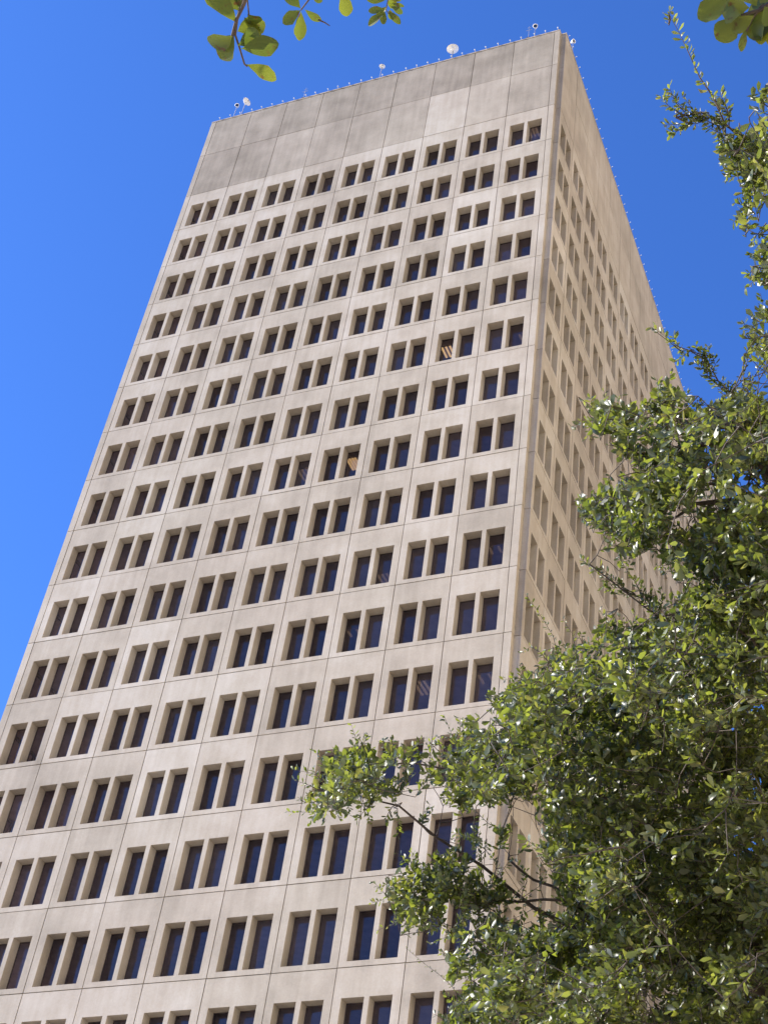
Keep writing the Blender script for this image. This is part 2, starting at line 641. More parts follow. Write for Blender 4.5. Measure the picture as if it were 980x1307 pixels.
# parapet globe lights on short brackets
def globe(x, y, nx, ny, R=0.05):
    m = MB()
    a = (x + nx * -0.10, y + ny * -0.10, TOP + 0.10)
    e = (x + nx * 0.14, y + ny * 0.14, TOP + 0.15)
    m.tube(w2t(a), w2t(e), 0.022, 0.018, 6, mi=1)
    prof = [(-R * math.cos(t), max(0.001, R * math.sin(t))) for t in [math.pi * i / 6 for i in range(7)]]
    m.lathe(w2t((e[0], e[1], e[2] + R * .7)), (0, 0, 1), prof, 10)
    m.build('parapet_light', [M_GLOBE, M_STEEL], tower, smooth=True)


for i in range(31):
    globe(XS - NOT - 0.12 - i * 0.3 * S + random.uniform(-.07, .07), 0, 0, -1)
for i in range(58):
    globe(XS, NOT + 0.35 + i * 0.296 * S + random.uniform(-.08, .08), 1, 0, 0.034)


# ------------------------------------------------------------------ rooftop equipment (stands on the coping)
def dish(px, py, top, label, r=0.34, aim=(0.4, -0.8, 0.15), group=None):
    """parabolic dish on a pole: px,py = pixel of dish centre; stands on front parapet"""
    p = on_y(px, py, 0.12)
    zb = TOP + 0.104
    o = empty('satellite_dish', (p[0], 0.12, zb))
    tag(o, label, 'dish', 'white dishes on the roof edge')
    h = max(0.3, p[2] - zb)
    m = MB()
    m.tube((0, 0, 0), (0, 0, h), 0.035, 0.028)
    m.box((-.14, -.10, 0), (.14, .10, 0.03))
    m.build('pole', M_STEEL, o)
    m = MB()
    a = Vector(aim).normalized()
    prof = [(0.0 + 0.55 * (rr * rr) / r - 0.03, max(.001, rr)) for rr in [r * i / 6 for i in range(7)]]
    prof += [(prof[-1][0] + 0.02, r * 1.02), (prof[-1][0] - 0.02, r * 0.97)] + [(s - 0.03, max(.001, q * .97)) for s, q in prof[5::-1]]
    m.lathe((0, 0, h), a, prof, 24)
    m.build('reflector', M_WHITE, o, smooth=True)
    m = MB()
    tip = Vector((0, 0, h)) + a * (r * 0.95)
    m.tube(Vector((0, 0, h)) + a.orthogonal().normalized() * r * .9 + a * .15, tip, 0.012)
    m.tube(tip - a * .05, tip + a * .05, 0.04)
    m.build('feed_horn', M_STEEL, o)
    return o


def spot(px, py, label, aim=(0.2, -0.9, -0.3), r=0.15, side=False):
    p = on_x(px, py, XS - 0.12) if side else on_y(px, py, 0.12)
    zb = TOP + 0.104
    o = empty('floodlight', (p[0], p[1], zb))
    tag(o, label, 'floodlight', 'round floodlights on the roof edge')
    h = max(0.3, p[2] - zb)
    m = MB()
    m.tube((0, 0, 0), (0, 0, h), 0.03, 0.025)
    m.box((-.12, -.08, 0), (.12, .08, 0.03))
    m.build('pole', M_STEEL, o)
    a = Vector(aim).normalized()
    c = Vector((0, 0, h))
    m = MB()
    m.lathe(c, a, [(-.22, .02), (-.2, r * .45), (-.05, r * .8), (.06, r), (.09, r * 1.08), (.09, r * .86), (.05, r * .8)], 20)
    m.build('housing', M_WHITE, o, smooth=True)
    m = MB()
    m.lathe(c, a, [(.055, r * .8), (.062, .001)], 20)
    m.build('lens', M_DARK, o)
    return o


spot(303, 135, 'small round floodlight with dark lens on the parapet nearest the left roof corner', (0.3, -0.9, -.35), .16)
dish(313.5, 131, TOP, 'narrow white dish on a pole beside the leftmost floodlight on the roof', .33, (0.92, -0.35, -0.1))
dish(487.5, 86, TOP, 'small white dish on a thin pole at the middle of the roof edge', .22, (0.5, -0.8, -0.2))
dish(578, 65, TOP, 'large white round dish standing tallest on the roof edge right of centre', .43, (0.25, -0.9, -.35))
spot(683, 34, 'round ringed floodlight with dark lens near the front right roof corner', (0.2, -0.9, -.4), .17)
spot(731, 53, 'floodlight on the side parapet just behind the right roof corner', (0.9, -0.4, -.3), .16, side=True)
# whip antennas
for px, py, lab in ((390, 116, 'thin dark whip antenna with crossbar above the second quarter of the roof edge'), (675, 37, 'short grey antenna mast with crossbar beside the ringed floodlight')):
    p = on_y(px, py, 0.15)
    o = empty('antenna', (p[0], 0.15, TOP + 0.104))
    tag(o, lab, 'antenna', 'antennas on the roof edge')
    h = p[2] - TOP + 0.25
    m = MB()
    m.tube((0, 0, 0), (0, 0, h), 0.03, 0.015, 6)
    m.tube((-.22, 0, h * .72), (.22, 0, h * .72), 0.018, None, 6)
    m.tube((-.14, 0, h * .9), (.14, 0, h * .9), 0.014, None, 6)
    m.build('mast', M_STEEL, o)
    m = MB()
    m.box((-.12, -.09, 0), (.12, .09, .25))
    m.build('equipment_box', M_FRAME, o)

# ------------------------------------------------------------------ unseen block added to bounce sunlight onto the tower's shaded side
nb = empty('bounce_block', (50, -10, GROUND_Z0))
tag(nb, 'unseen pale stone block added across the side street to bounce light onto the tower', 'building')
M_LIME = simple('bounce_limestone', (0.77, 0.65, 0.46), 0.9, 0, 0.06, 0.5)
M_NGL = simple('bounce_block_glass', (0.03, 0.04, 0.05), 0.08)
b = MB()
X0, X1, Y0, Y1, HZ = -9.4, 12.0, -88.0, 92.0, 122.0
b.box((X0, Y0 + .3, 0), (X1, Y1 - .3, HZ - .5))
b.build('window_glazing', M_NGL, nb)
b = MB()
y = Y0
while y < Y1 - 1:
    b.box((X0 - .5, y, 0), (X0 + .1, y + 2.0, HZ))
    y += 3.1
b.box((X0 - .5, y, 0), (X0 + .1, Y1, HZ))
z = 0
while z < HZ - 1:
    b.box((X0 - .42, Y0 + .1, z), (X0 + .05, Y1 - .1, z + 2.3 if z else 1.0))
    z += 3.9
b.box((X0 - .1, Y0, 0), (X1 + .2, Y0 + .5, HZ))
b.box((X0 - .1, Y1 - .5, 0), (X1 + .2, Y1, HZ))
b.box((X1, Y0 + .5, 0), (X1 + .4, Y1 - .5, HZ))
b.build('wall', M_LIME, nb)
b = MB()
b.box((X0 + .1, Y0 + .5, HZ - .49), (X1, Y1 - .5, HZ - .2))
b.build('roof', M_ROOF, nb)

# ------------------------------------------------------------------ trees
class Wood:
    """growing skeleton of nodes with tubes"""

    def __init__(self):
        self.nodes = []
        self.v = []
        self.f = []
        self.arr = np.zeros((60000, 3))
        self.n = 0

    def add_nodes(self, pts):
        for p in pts:
            self.arr[self.n] = p
            self.n += 1

    def nearest(self, p):
        a = self.arr[:self.n]
        d = ((a - p) ** 2).sum(1)
        i = int(d.argmin())
        return a[i].copy(), math.sqrt(d[i])

    def polyline(self, pts, r0, r1, n=6, wob=0.0, grow=True):
        pts = [np.array(p, float) for p in pts]
        # catmull-rom resample
        out = []
        P = [2 * pts[0] - pts[1]] + pts + [2 * pts[-1] - pts[-2]]
        for i in range(1, len(P) - 2):
            L = np.linalg.norm(P[i + 1] - P[i])
            k = max(1, int(L / (0.28 if r0 > .02 else .12)))
            for j in range(k):
                t = j / k
                a, b_, c, d = P[i - 1], P[i], P[i + 1], P[i + 2]
                q = 0.5 * ((2 * b_) + (-a + c) * t + (2 * a - 5 * b_ + 4 * c - d) * t * t + (-a + 3 * b_ - 3 * c + d) * t ** 3)
                out.append(q)
        out.append(pts[-1])
        if wob:
            for i in range(1, len(out) - 1):
                out[i] = out[i] + rng.normal(0, wob, 3)
        m = len(out)
        base = len(self.v)
        up = np.array([0.31, 0.22, 0.92])
        for i, q in enumerate(out):
            d = out[min(i + 1, m - 1)] - out[max(i - 1, 0)]
            d /= np.linalg.norm(d) + 1e-9
            u = np.cross(d, up)
            nu = np.linalg.norm(u)
            u = u / nu if nu > .05 else np.array([1., 0, 0])
            w = np.cross(d, u)
            r = r1 + (r0 - r1) * (1 - i / (m - 1)) ** 1.55
            for k in range(n):
                t = 2 * math.pi * k / n
                self.v.append(tuple(q + u * r * math.cos(t) + w * r * math.sin(t)))
        for i in range(m - 1):
            for k in range(n):
                a = base + i * n
                self.f.append((a + k, a + (k + 1) % n, a + n + (k + 1) % n, a + n + k))
        if grow:
            self.add_nodes(out)
        return out

    def build(self, name, m, parent):
        mb = MB()
        mb.v, mb.f = self.v, self.f
        mb.tone = [0] * len(self.f)
        mb.mi = mb.tone
        o = mb.build(name, m, parent, smooth=True)
        return o


# leaf template: 8 verts
LT = np.array([[0, 0, 0], [.34, -.36, -.10], [.36, 0, .05], [.34, .36, -.10], [.70, -.5, -.14], [.74, 0, .03], [.72, .5, -.14], [1, 0, -.13]])
LF = [(0, 1, 2), (0, 2, 3), (1, 4, 5, 2), (2, 5, 6, 3), (4, 7, 5), (5, 7, 6)]


class Leaves:
    def __init__(self):
        self.b, self.d, self.n, self.l, self.w = [], [], [], [], []

    def add(self, b, d, n, l, w):
        self.b.append(b)
        self.d.append(d)
        self.n.append(n)
        self.l.append(l)
        self.w.append(w)

    def build(self, name, m, parent):
        b = np.array(self.b)
        d = np.array(self.d)
        n = np.array(self.n)
        l = np.array(self.l)[:, None]
        w = np.array(self.w)[:, None]
        d /= np.linalg.norm(d, axis=1)[:, None]
        s = np.cross(n, d)
        s /= np.linalg.norm(s, axis=1)[:, None] + 1e-9
        n = np.cross(d, s)
        curl = rng.uniform(-1.5, 2.5, (len(b), 1))
        flat = rng.choice([0.15, 0.6, 1.2], (len(b), 1)) * rng.uniform(.6, 1.2, (len(b), 1))
        V = np.zeros((len(b), 8, 3))
        for i, (x, y, z) in enumerate(LT):
            fold = z * (curl if i in (2, 5, 7) else 1.2) * flat
            V[:, i] = b + d * l * x + s * w * y + n * l * fold
        me = bpy.data.meshes.new(name)
        nl = len(b)
        me.vertices.add(nl * 8)
        me.vertices.foreach_set('co', V.ravel())
        loops = []
        starts = []
        tot = []
        c = 0
        tmpl = []
        for f in LF:
            tmpl += list(f)
            starts.append(c)
            tot.append(len(f))
            c += len(f)
        tmpl = np.array(tmpl)
        off = np.arange(nl) * 8
        LI = (tmpl[None, :] + off[:, None]).ravel()
        ST = (np.array(starts)[None, :] + (np.arange(nl) * c)[:, None]).ravel()
        me.loops.add(len(LI))
        me.loops.foreach_set('vertex_index', LI)
        me.polygons.add(len(ST))
        me.polygons.foreach_set('loop_start', ST)
        me.polygons.foreach_set('loop_total', np.tile(tot, nl))
        me.polygons.foreach_set('use_smooth', np.ones(len(ST), bool))
        me.materials.append(m)
        me.update()
        me.validate()
        o = bpy.data.objects.new(name, me)
        COL.objects.link(o)
        o.parent = parent
        return o


def unit(v):
    return v / (np.linalg.norm(v) + 1e-9)


def sprig(wood, leaves, tip, direc, length=0.2, nl=14, size=0.058):
    """leafy twig ending at tip"""
    direc = unit(direc)
    base = tip - direc * length
    side = unit(np.cross(direc, rng.normal(0, 1, 3)))
    pts = [base, base + direc * length * .5 + side * length * .06, tip]
    wood.polyline(pts, 0.0035, 0.0015, 3, grow=False)
    a0 = rng.uniform(0, 6.28)
    s2 = np.cross(direc, side)
    for i in range(nl):
        t = (i + rng.uniform(0, .8)) / nl
        if t > 0.6:
            t = 0.6 + (t - .6) * 1.0
        p = base + direc * length * t
        a = a0 + i * 2.4 + rng.normal(0, .35)
        rad = side * math.cos(a) + s2 * math.sin(a)
        open_ = rng.uniform(0.35, 1.25) * (1.1 - 0.45 * t)
        d = unit(direc * (1 - .35 * open_) + rad * open_ + rng.normal(0, .22, 3) + np.array([0, 0, .05]))
        n = unit(direc * .7 - rad * .35 + np.array([0, 0, .55]) + rng.normal(0, .5, 3))
        l = size * rng.choice([rng.uniform(.38, .8), rng.uniform(.8, 1.3)])
        leaves.add(p, d, n, l, l * rng.uniform(.40, .56))
    return base


def attach(wood, base, rmax=0.012):
    q, d = wood.nearest(base)
    if d < 0.03:
        return
    mid = (q + base) / 2 + rng.normal(0, 0.06 * d, 3) + np.array([0, 0, -0.04 * d])
    r = min(rmax, 0.003 + 0.007 * d)
    wood.polyline([q, mid, base], r, 0.003, 4, wob=0.006)


def in_poly(x, y, poly):
    c = False
    j = len(poly) - 1
    for i in range(len(poly)):
        xi, yi = poly[i]
        xj, yj = poly[j]
        if (yi > y) != (yj > y) and x < (xj - xi) * (y - yi) / (yj - yi) + xi:
            c = not c
        j = i
    return c


def depth(y):
    return float(np.interp(y, [-100, 0, 300, 500, 900, 1300, 1700], [7.6, 8.0, 8.8, 10.0, 11.4, 12.2, 12.6]))


GROUND_Z = 0.13
oak = empty('live_oak', (20.9, -38.0, GROUND_Z))
tag(oak, 'bushy evergreen oak with glossy small leaves rising along the right side of the tower', 'tree')
oo = np.array([20.9, -38.0, GROUND_Z])
W = Wood()
TW = Wood()
LV = Leaves()
# trunk and limbs
T = [np.array([20.9, -38.0, GROUND_Z]), np.array([20.75, -38.1, 1.3]), np.array([20.6, -38.3, 2.5])]
W.polyline(T, 0.33, 0.25, 14)
fork = T[-1]


def lim(pts, r0, r1):
    P = [fork] + [np.array(p) if len(p) == 3 and p[0] < 60 else at(*p) for p in pts]
    return W.polyline(P, r0, r1, 8, wob=0.012)


lim([(1040, 1330, 12.0), (900, 1245, 12.1), (780, 1200, 12.2), (680, 1160, 12.2), (615, 1105, 12.1), (556, 1070, 12.0), (507, 1032, 11.9), (474, 1019, 11.85), (420, 1005, 11.8)], .16, .006)
W.polyline([at(780, 1200, 12.2), at(720, 1150, 12.0), at(664, 1151, 12.0), at(612, 1148, 11.9), at(560, 1135, 11.9), at(515, 1140, 11.9)], .02, .005, 6, .01)
W.polyline([at(760, 1190, 12.2), at(730, 1145, 12.4), at(680, 1122, 12.4), at(648, 1096, 12.4)], .02, .010, 6, .008)
lim([(1030, 1280, 11.4), (900, 1130, 11.6), (820, 1050, 11.7), (740, 1000, 11.6), (660, 985, 11.6), (590, 985, 11.5), (520, 975, 11.5), (455, 985, 11.5)], .15, .006)
lim([(1040, 1230, 11.0), (960, 1050, 11.1), (880, 930, 11.2), (800, 880, 11.2), (730, 870, 11.2), (670, 880, 11.2)], .15, .008)
lim([(1060, 1150, 10.6), (1010, 950, 10.6), (960, 820, 10.7), (900, 770, 10.8), (840, 790, 10.9), (790, 750, 10.9), (752, 720, 10.9)], .14, .005)
lim([(1080, 1050, 10.2), (1040, 820, 10.2), (990, 660, 10.3), (950, 625, 10.4), (908, 615, 10.5), (843, 622, 10.5), (817, 638, 10.5), (768, 651, 10.5), (748, 655, 10.5)], .14, .005)
W.polyline([at(960, 640, 10.4), at(920, 640, 10.4), at(885, 642, 10.45), at(862, 658, 10.45), at(827, 674, 10.5), at(800, 690, 10.5)], .03, .004, 6, .008)
W.polyline([at(1000, 640, 10.2), at(960, 575, 10.1), at(915, 565, 10.1), at(870, 572, 10.1), at(817, 580, 10.1), at(798, 570, 10.1)], .04, .005, 6, .008)
W.polyline([at(990, 610, 10.1), at(960, 545, 9.9), at(900, 545, 9.9), at(850, 530, 9.9), at(800, 535, 9.9), at(755, 535, 9.9)], .04, .005, 6, .008)
for a in (((985, 640), (962, 615), (945, 600), (935, 575)), ((940, 640), (955, 615), (962, 590), (975, 570)), ((930, 640), (940, 612), (925, 590))):
    W.polyline([at(x, y, 10.2) for x, y in a], .009, .004, 4, .006)
lim([(1120, 900, 9.8), (1090, 600, 9.4), (1050, 430, 9.0), (1010, 320, 8.8), (985, 230, 8.6), (945, 185, 8.5), (925, 160, 8.5), (890, 148, 8.45), (862, 150, 8.4)], .13, .005)
W.polyline([at(1050, 430, 9.0), at(1010, 430, 9.0), at(965, 430, 9.0)], .02, .004, 5, .01)
W.polyline([at(1050, 430, 9.0), at(1000, 350, 8.9), at(960, 340, 8.8)], .02, .004, 5, .01)
# limbs on the far side of the crown, out of the picture
for e in ([(21.5, -36.5, 4.5), (22.5, -34.5, 6.5), (23, -33, 7.5)], [(22.5, -38.5, 5), (24.5, -39.5, 7), (26, -40, 8)], [(22, -40, 5), (23, -42.5, 7.5), (23.5, -44, 8.5)], [(20.4, -38.3, 5), (20.5, -38.8, 8), (20.2, -39.5, 10)]):
    W.polyline([fork] + [np.array(p) for p in e], .15, .02, 7, .02)

# dense crown areas as seen from the pavement (image pixels of their outline)
MAIN = [(1330, 430), (1100, 470), (1000, 512), (965, 512), (940, 508), (905, 518), (872, 520), (866, 500), (850, 490), (838, 498), (828, 518), (800, 512), (776, 516), (756, 518), (744, 530), (746, 545),
        (768, 549), (786, 548), (788, 572), (800, 586), (824, 590), (836, 600), (812, 610), (804, 625), (770, 622), (744, 640), (745, 655), (770, 664), (792, 664), (792, 700), (806, 706), (830, 690),
        (858, 680), (868, 676), (846, 712), (852, 745), (822, 766), (834, 787), (812, 803), (796, 800), (775, 793), (752, 806), (727, 821), (696, 829), (704, 864), (687, 866), (664, 856), (644, 886), (624, 893),
        (645, 932), (640, 945), (600, 925), (584, 925), (564, 950), (540, 958), (524, 946), (498, 946), (477, 958), (464, 945), (442, 953), (418, 968), (408, 987), (396, 1000), (388, 1016), (386, 1034),
        (402, 1038), (450, 1030), (480, 1016), (505, 1008), (514, 996), (543, 993), (556, 1004), (588, 1019), (620, 1022), (660, 1016), (690, 1030), (640, 1060), (598, 1064), (600, 1084), (700, 1086), (706, 1110), (720, 1150), (700, 1170),
        (662, 1172), (646, 1166), (609, 1166), (587, 1171), (569, 1184), (572, 1210), (577, 1246), (606, 1240), (614, 1262), (580, 1272), (571, 1299), (560, 1340), (620, 1480), (900, 1560), (1330, 1600)]
CL_B = [(524, 1100), (550, 1098), (571, 1089), (606, 1096), (618, 1112), (640, 1129), (654, 1153), (609, 1150), (595, 1160), (566, 1164), (553, 1183), (529, 1185), (516, 1176), (495, 1160), (486, 1148), (500, 1134), (496, 1121)]
COLUMN = [(1300, 60), (1080, 100), (990, 165), (960, 168), (930, 170), (925, 195), (936, 228), (935, 224), (958, 240), (955, 262), (941, 276), (957, 286), (972, 298), (967, 315), (953, 335), (960, 355), (985, 366), (1010, 380), (962, 400), (945, 419), (948, 457), (975, 465), (1020, 455), (1300, 440)]
HOLES = [((820, 565), 9, 8), ((868, 550), 10, 14), ((875, 660), 17, 14), ((903, 625), 12, 22), ((920, 543), 9, 9), ((905, 578), 7, 11), ((960, 613), 24, 15), ((926, 655), 7, 7), ((858, 660), 10, 9),
         ((508, 982), 12, 9), ((688, 1010), 9, 11), ((826, 1280), 15, 17), ((765, 1303), 13, 8), ((665, 1170), 12, 10), ((967, 988), 9, 9), ((884, 990), 8, 9), ((655, 1100), 40, 12), ((645, 1042), 34, 10), ((938, 690), 6, 7),
         ((686, 1050), 14, 22), ((540, 975), 6, 5), ((700, 1130), 10, 18), ((958, 470), 10, 20), ((940, 722), 6, 6)]


def hole(x, y, grow=1.0):
    for (cx, cy), a, b_ in HOLES:
        if ((x - cx) / (a * grow)) ** 2 + ((y - cy) / (b_ * grow)) ** 2 < 1:
            return True
    return False


tips = []


def sample(poly, step, jit_t, size=.075, margin=8, clump=False):
    xs = [p[0] for p in poly]
    ys = [p[1] for p in poly]
    area = (max(xs) - min(xs)) * (max(ys) - min(ys))
    n = int(area / step ** 2)
    cen = []
    while clump and len(cen) < 420:
        x, y = rng.uniform(min(xs), max(xs)), rng.uniform(min(ys), max(ys))
        if in_poly(x, y, poly):
            cen.append((x, y, rng.normal(0, jit_t), rng.uniform(13, 26)))
    for _ in range(n):
        x = rng.uniform(min(xs), max(xs))
        y = rng.uniform(min(ys), max(ys))
        ct = None
        if clump and rng.random() < .72:
            c_ = cen[int(rng.integers(len(cen)))]
            x, y = c_[0] + rng.normal(0, c_[3]), c_[1] + rng.normal(0, c_[3] * .8)
            ct = c_[2] + rng.normal(0, .18)
            if rng.random() > .75:
                continue
        if x > 1010 or y > 1350:
            if rng.random() > 0.35:
                continue
        if not in_poly(x, y, poly) or hole(x, y, 1.4):
            continue
        # stay a little inside the outline
        edge = not (in_poly(x - margin, y, poly) and in_poly(x, y - margin, poly) and in_poly(x, y + margin, poly))
        if edge and rng.random() < 0.35:
            continue
        # clumping
        cl = math.sin(x * .045 + 1.3 * math.sin(y * .031)) * math.sin(y * .05 + 1.7 * math.sin(x * .027))
        t = depth(y) + (rng.normal(0, jit_t) if not edge else rng.normal(0, jit_t * .35))
        if ct is not None:
            t = depth(y) + ct * (.5 if edge else 1)
        if x > 1010:
            t += rng.normal(0, 1.2)
        tips.append((x, y, t, size * (1.15 if x > 850 and y < 420 else 1), edge))


sample(MAIN, 6.7, 1.1, margin=12, clump=True)
sample([p_ for p_ in MAIN if p_[1] < 720] + [(860, 730), (1010, 730), (1200, 600)], 7.5, 0.6, margin=6)
sample(CL_B, 7.5, 0.25)
_n0 = len(tips)
sample([(1020, 730), (930, 760), (860, 790), (760, 850), (700, 900), (705, 990), (730, 1080), (740, 1180), (660, 1200), (650, 1330), (1020, 1340)], 8.6, 0.4, size=.085, margin=4)
tips[_n0:] = [(a, b_, t_ + 1.5, s_, e_) for a, b_, t_, s_, e_ in tips[_n0:]]
sample(COLUMN, 9.4, 0.3, size=.060)
_pts = np.array([at(q[0], q[1], q[2]) for q in tips])
_wn = W.arr[:W.n]
_dd = np.array([((_wn - p) ** 2).sum(1).min() for p in _pts])
tips = [tips[i] for i in np.argsort(_dd)]
for x, y, t, sz, edge in tips:
    x, y, t, sz = float(x), float(y), float(t), float(sz)
    p = at(x, y, t)
    q, dd = W.nearest(p)
    dirn = unit(p - q) + rng.normal(0, .45, 3) + np.array([-.1, 0, .35])
    ln_ = rng.uniform(.12, .26) * (.7 if edge else 1)
    base = sprig(TW, LV, p, dirn, ln_, int(rng.integers(9, 16)), sz)
    if dd > .12:
        TW_n = TW.n
        if TW.n:
            q2, d2 = TW.nearest(base)
            if d2 < dd:
                q, dd = q2, d2
        mid = (q + base) / 2 + rng.normal(0, 0.05 * dd, 3)
        TW.polyline([q, mid, base], min(.010, .003 + .006 * dd), .003, 4, wob=.004)
    else:
        TW.polyline([q, base], .004, .003, 3)


W.polyline([at(960, 570, 9.9), at(945, 520, 9.7), at(915, 485, 9.6), at(900, 455, 9.5), at(860, 440, 9.4), at(832, 420, 9.4)], .016, .002, 5, .004)
W.polyline([at(925, 160, 8.5), at(912, 125, 8.4), at(893, 99, 8.4), at(881, 73, 8.35), at(868, 45, 8.3), at(853, 17, 8.3)], .007, .0015, 4, .003)


# long thin shoots and loose sprays: (points px,py), distance, leaf pairs, leaf size
def shoot(pts, t, n, size, r=.004, spread=1.0, connect=True, t2=None):
    P = [at(x, y, t + ((t2 - t) * i / (len(pts) - 1) if t2 else 0)) for i, (x, y) in enumerate(pts)]
    o = TW.polyline(P, r, .0012, 4, wob=.002)
    if connect:
        q, dd = W.nearest(P[0])
        if dd > .02:
            TW.polyline([q, (q + P[0]) / 2 + rng.normal(0, .02, 3), P[0]], r * 1.3, r, 4)
    seg = np.array(o)
    for i in range(n):
        u = (i + .5) / n * (len(seg) - 1)
        j = min(int(u), len(seg) - 2)
        p = seg[j] + (seg[j + 1] - seg[j]) * (u - j)
        ax = unit(seg[j + 1] - seg[j])
        rad = unit(np.cross(ax, rng.normal(0, 1, 3)))
        d = unit(ax * rng.uniform(.4, 1.0) + rad * spread)
        nn = unit(ax * .6 - rad * .3 + np.array([0, 0, .5]) + rng.normal(0, .5, 3))
        l = size * rng.uniform(.65, 1.2)
        LV.add(p, d, nn, l, l * rng.uniform(.32, .48))


shoot([(918, 140), (908, 122), (893, 99), (881, 73), (868, 45), (853, 17)], 8.35, 40, .05)
shoot([(853, 32), (853, 17), (856, 14)], 8.3, 12, .035)
for a in (((890, 150), (872, 138), (855, 122)), ((880, 150), (862, 132), (853, 110)), ((872, 148), (852, 135), (841, 122)), ((885, 155), (865, 158), (846, 160)), ((880, 158), (862, 168), (855, 170)),
          ((900, 150), (885, 140), (870, 122)), ((925, 160), (918, 145), (910, 128)), ((922, 165), (930, 150), (925, 132)), ((915, 160), (895, 152), (875, 150)), ((925, 172), (912, 168), (900, 160)), ((935, 175), (925, 180), (915, 178)),
          ((905, 150), (890, 158), (872, 160)), ((925, 160), (905, 150), (890, 148)), ((930, 150), (925, 135), (918, 118))):
    shoot(a, 8.4, 20, .045)
# top right larger bunch of leaves
for a in (((985, 140), (972, 132), (958, 124)), ((985, 135), (975, 125), (966, 116)), ((990, 150), (975, 145), (962, 138)), ((990, 165), (978, 162), (970, 165)), ((990, 120), (982, 112))):
    shoot(a, 6.6, 8, .062, connect=False)
TW.polyline([at(990, 150, 6.6), at(1030, 200, 7.2), at(1050, 300, 8.2)], .006, .012, 5)
# spray crossing the parapet line
shoot([(903, 478), (898, 462), (886, 448), (868, 445), (855, 434), (842, 424), (830, 417)], 9.45, 44, .05)
for a in (((880, 448), (870, 456), (862, 462)), ((900, 465), (892, 452), (888, 440)), ((902, 470), (905, 455), (902, 442)), ((905, 475), (895, 470), (885, 462)), ((908, 480), (900, 460), (895, 445)), ((905, 480), (912, 466), (908, 452)), ((868, 446), (862, 436), (858, 428)),
          ((930, 505), (912, 488), (900, 476)), ((940, 510), (925, 495), (910, 490)), ((935, 510), (930, 498), (920, 486)), ((945, 515), (938, 500), (932, 488)), ((960, 515), (952, 500), (945, 492))):
    shoot(a, 9.5, 18, .05)
shoot([(966, 512), (960, 495), (953, 476)], 9.6, 14, .045)
# loose sprays in front of the side wall
shoot([(862, 800), (840, 786), (815, 762), (790, 745), (770, 738), (752, 724), (741, 713)], 11.0, 60, .052)
for a in (((810, 758), (790, 760), (775, 752)), ((800, 755), (780, 738), (765, 722)), ((820, 765), (812, 748), (806, 735)), ((835, 780), (822, 760), (815, 745)), ((795, 750), (778, 750), (768, 748)), ((845, 790), (835, 770), (828, 756)),
          ((840, 785), (845, 768), (842, 752))):
    shoot(a, 11.0, 20, .05)
shoot([(830, 780), (812, 745), (797, 724), (785, 700), (775, 680), (762, 662)], 10.9, 30, .045)
shoot([(712, 842), (706, 813), (696, 795), (684, 778), (672, 760)], 11.2, 34, .042)
shoot([(735, 830), (730, 808), (717, 789)], 11.2, 14, .04)
shoot([(700, 845), (688, 832), (676, 826), (664, 834)], 11.2, 16, .045)
shoot([(664, 880), (664, 862), (664, 848)], 11.2, 16, .045)
shoot([(650, 900), (634, 896), (622, 882)], 11.3, 16, .05)
# left tip
for a in (((470, 985), (458, 955), (448, 924)), ((470, 990), (462, 965), (465, 935)), ((440, 1000), (415, 975), (398, 955)), ((430, 1005), (400, 988), (373, 982)), ((420, 1020), (395, 1036), (365, 1036)), ((430, 1010), (405, 1010), (389, 1016)),
          ((590, 960), (575, 935), (566, 912)), ((600, 950), (592, 932), (588, 920)), ((560, 985), (548, 960), (545, 950)), ((480, 990), (470, 970), (475, 955)), ((520, 980), (505, 960), (500, 945)),
          ((474, 1019), (470, 1035), (472, 1050)), ((480, 1020), (462, 1038), (455, 1046)), ((507, 1032), (508, 1050), (508, 1068)), ((500, 1030), (492, 1045), (497, 1048))):
    shoot(a, 11.65, 16, .05)
for (x, y) in ((543, 1032), (549, 1026), (552, 1036)):
    shoot([(538, 1054), (541, 1045), (x, y)], 12.0, 14, .052)
shoot([(620, 1085), (600, 1070), (578, 1062)], 12.1, 26, .05)
shoot([(640, 1060), (622, 1050), (603, 1030), (590, 1005)], 11.6, 26, .045)
shoot([(520, 1165), (506, 1178), (480, 1188)], 11.9, 9, .05)
shoot([(590, 1280), (577, 1259), (560, 1243), (542, 1230), (518, 1210)], 12.2, 26, .03, r=.003)
for a in (((560, 1180), (548, 1190)), ((540, 1175), (530, 1192)), ((620, 1130), (640, 1112), (650, 1098)), ((650, 1150), (668, 1130), (672, 1110)), ((660, 1150), (690, 1130), (700, 1108)), ((640, 1120), (630, 1100), (628, 1092)), ((672, 1125), (665, 1105), (655, 1095)),
          ((690, 1130), (688, 1112), (692, 1098)), ((550, 1110), (530, 1098), (524, 1085)), ((545, 1112), (527, 1105), (520, 1092))):
    shoot(a, 12.0, 12, .05)
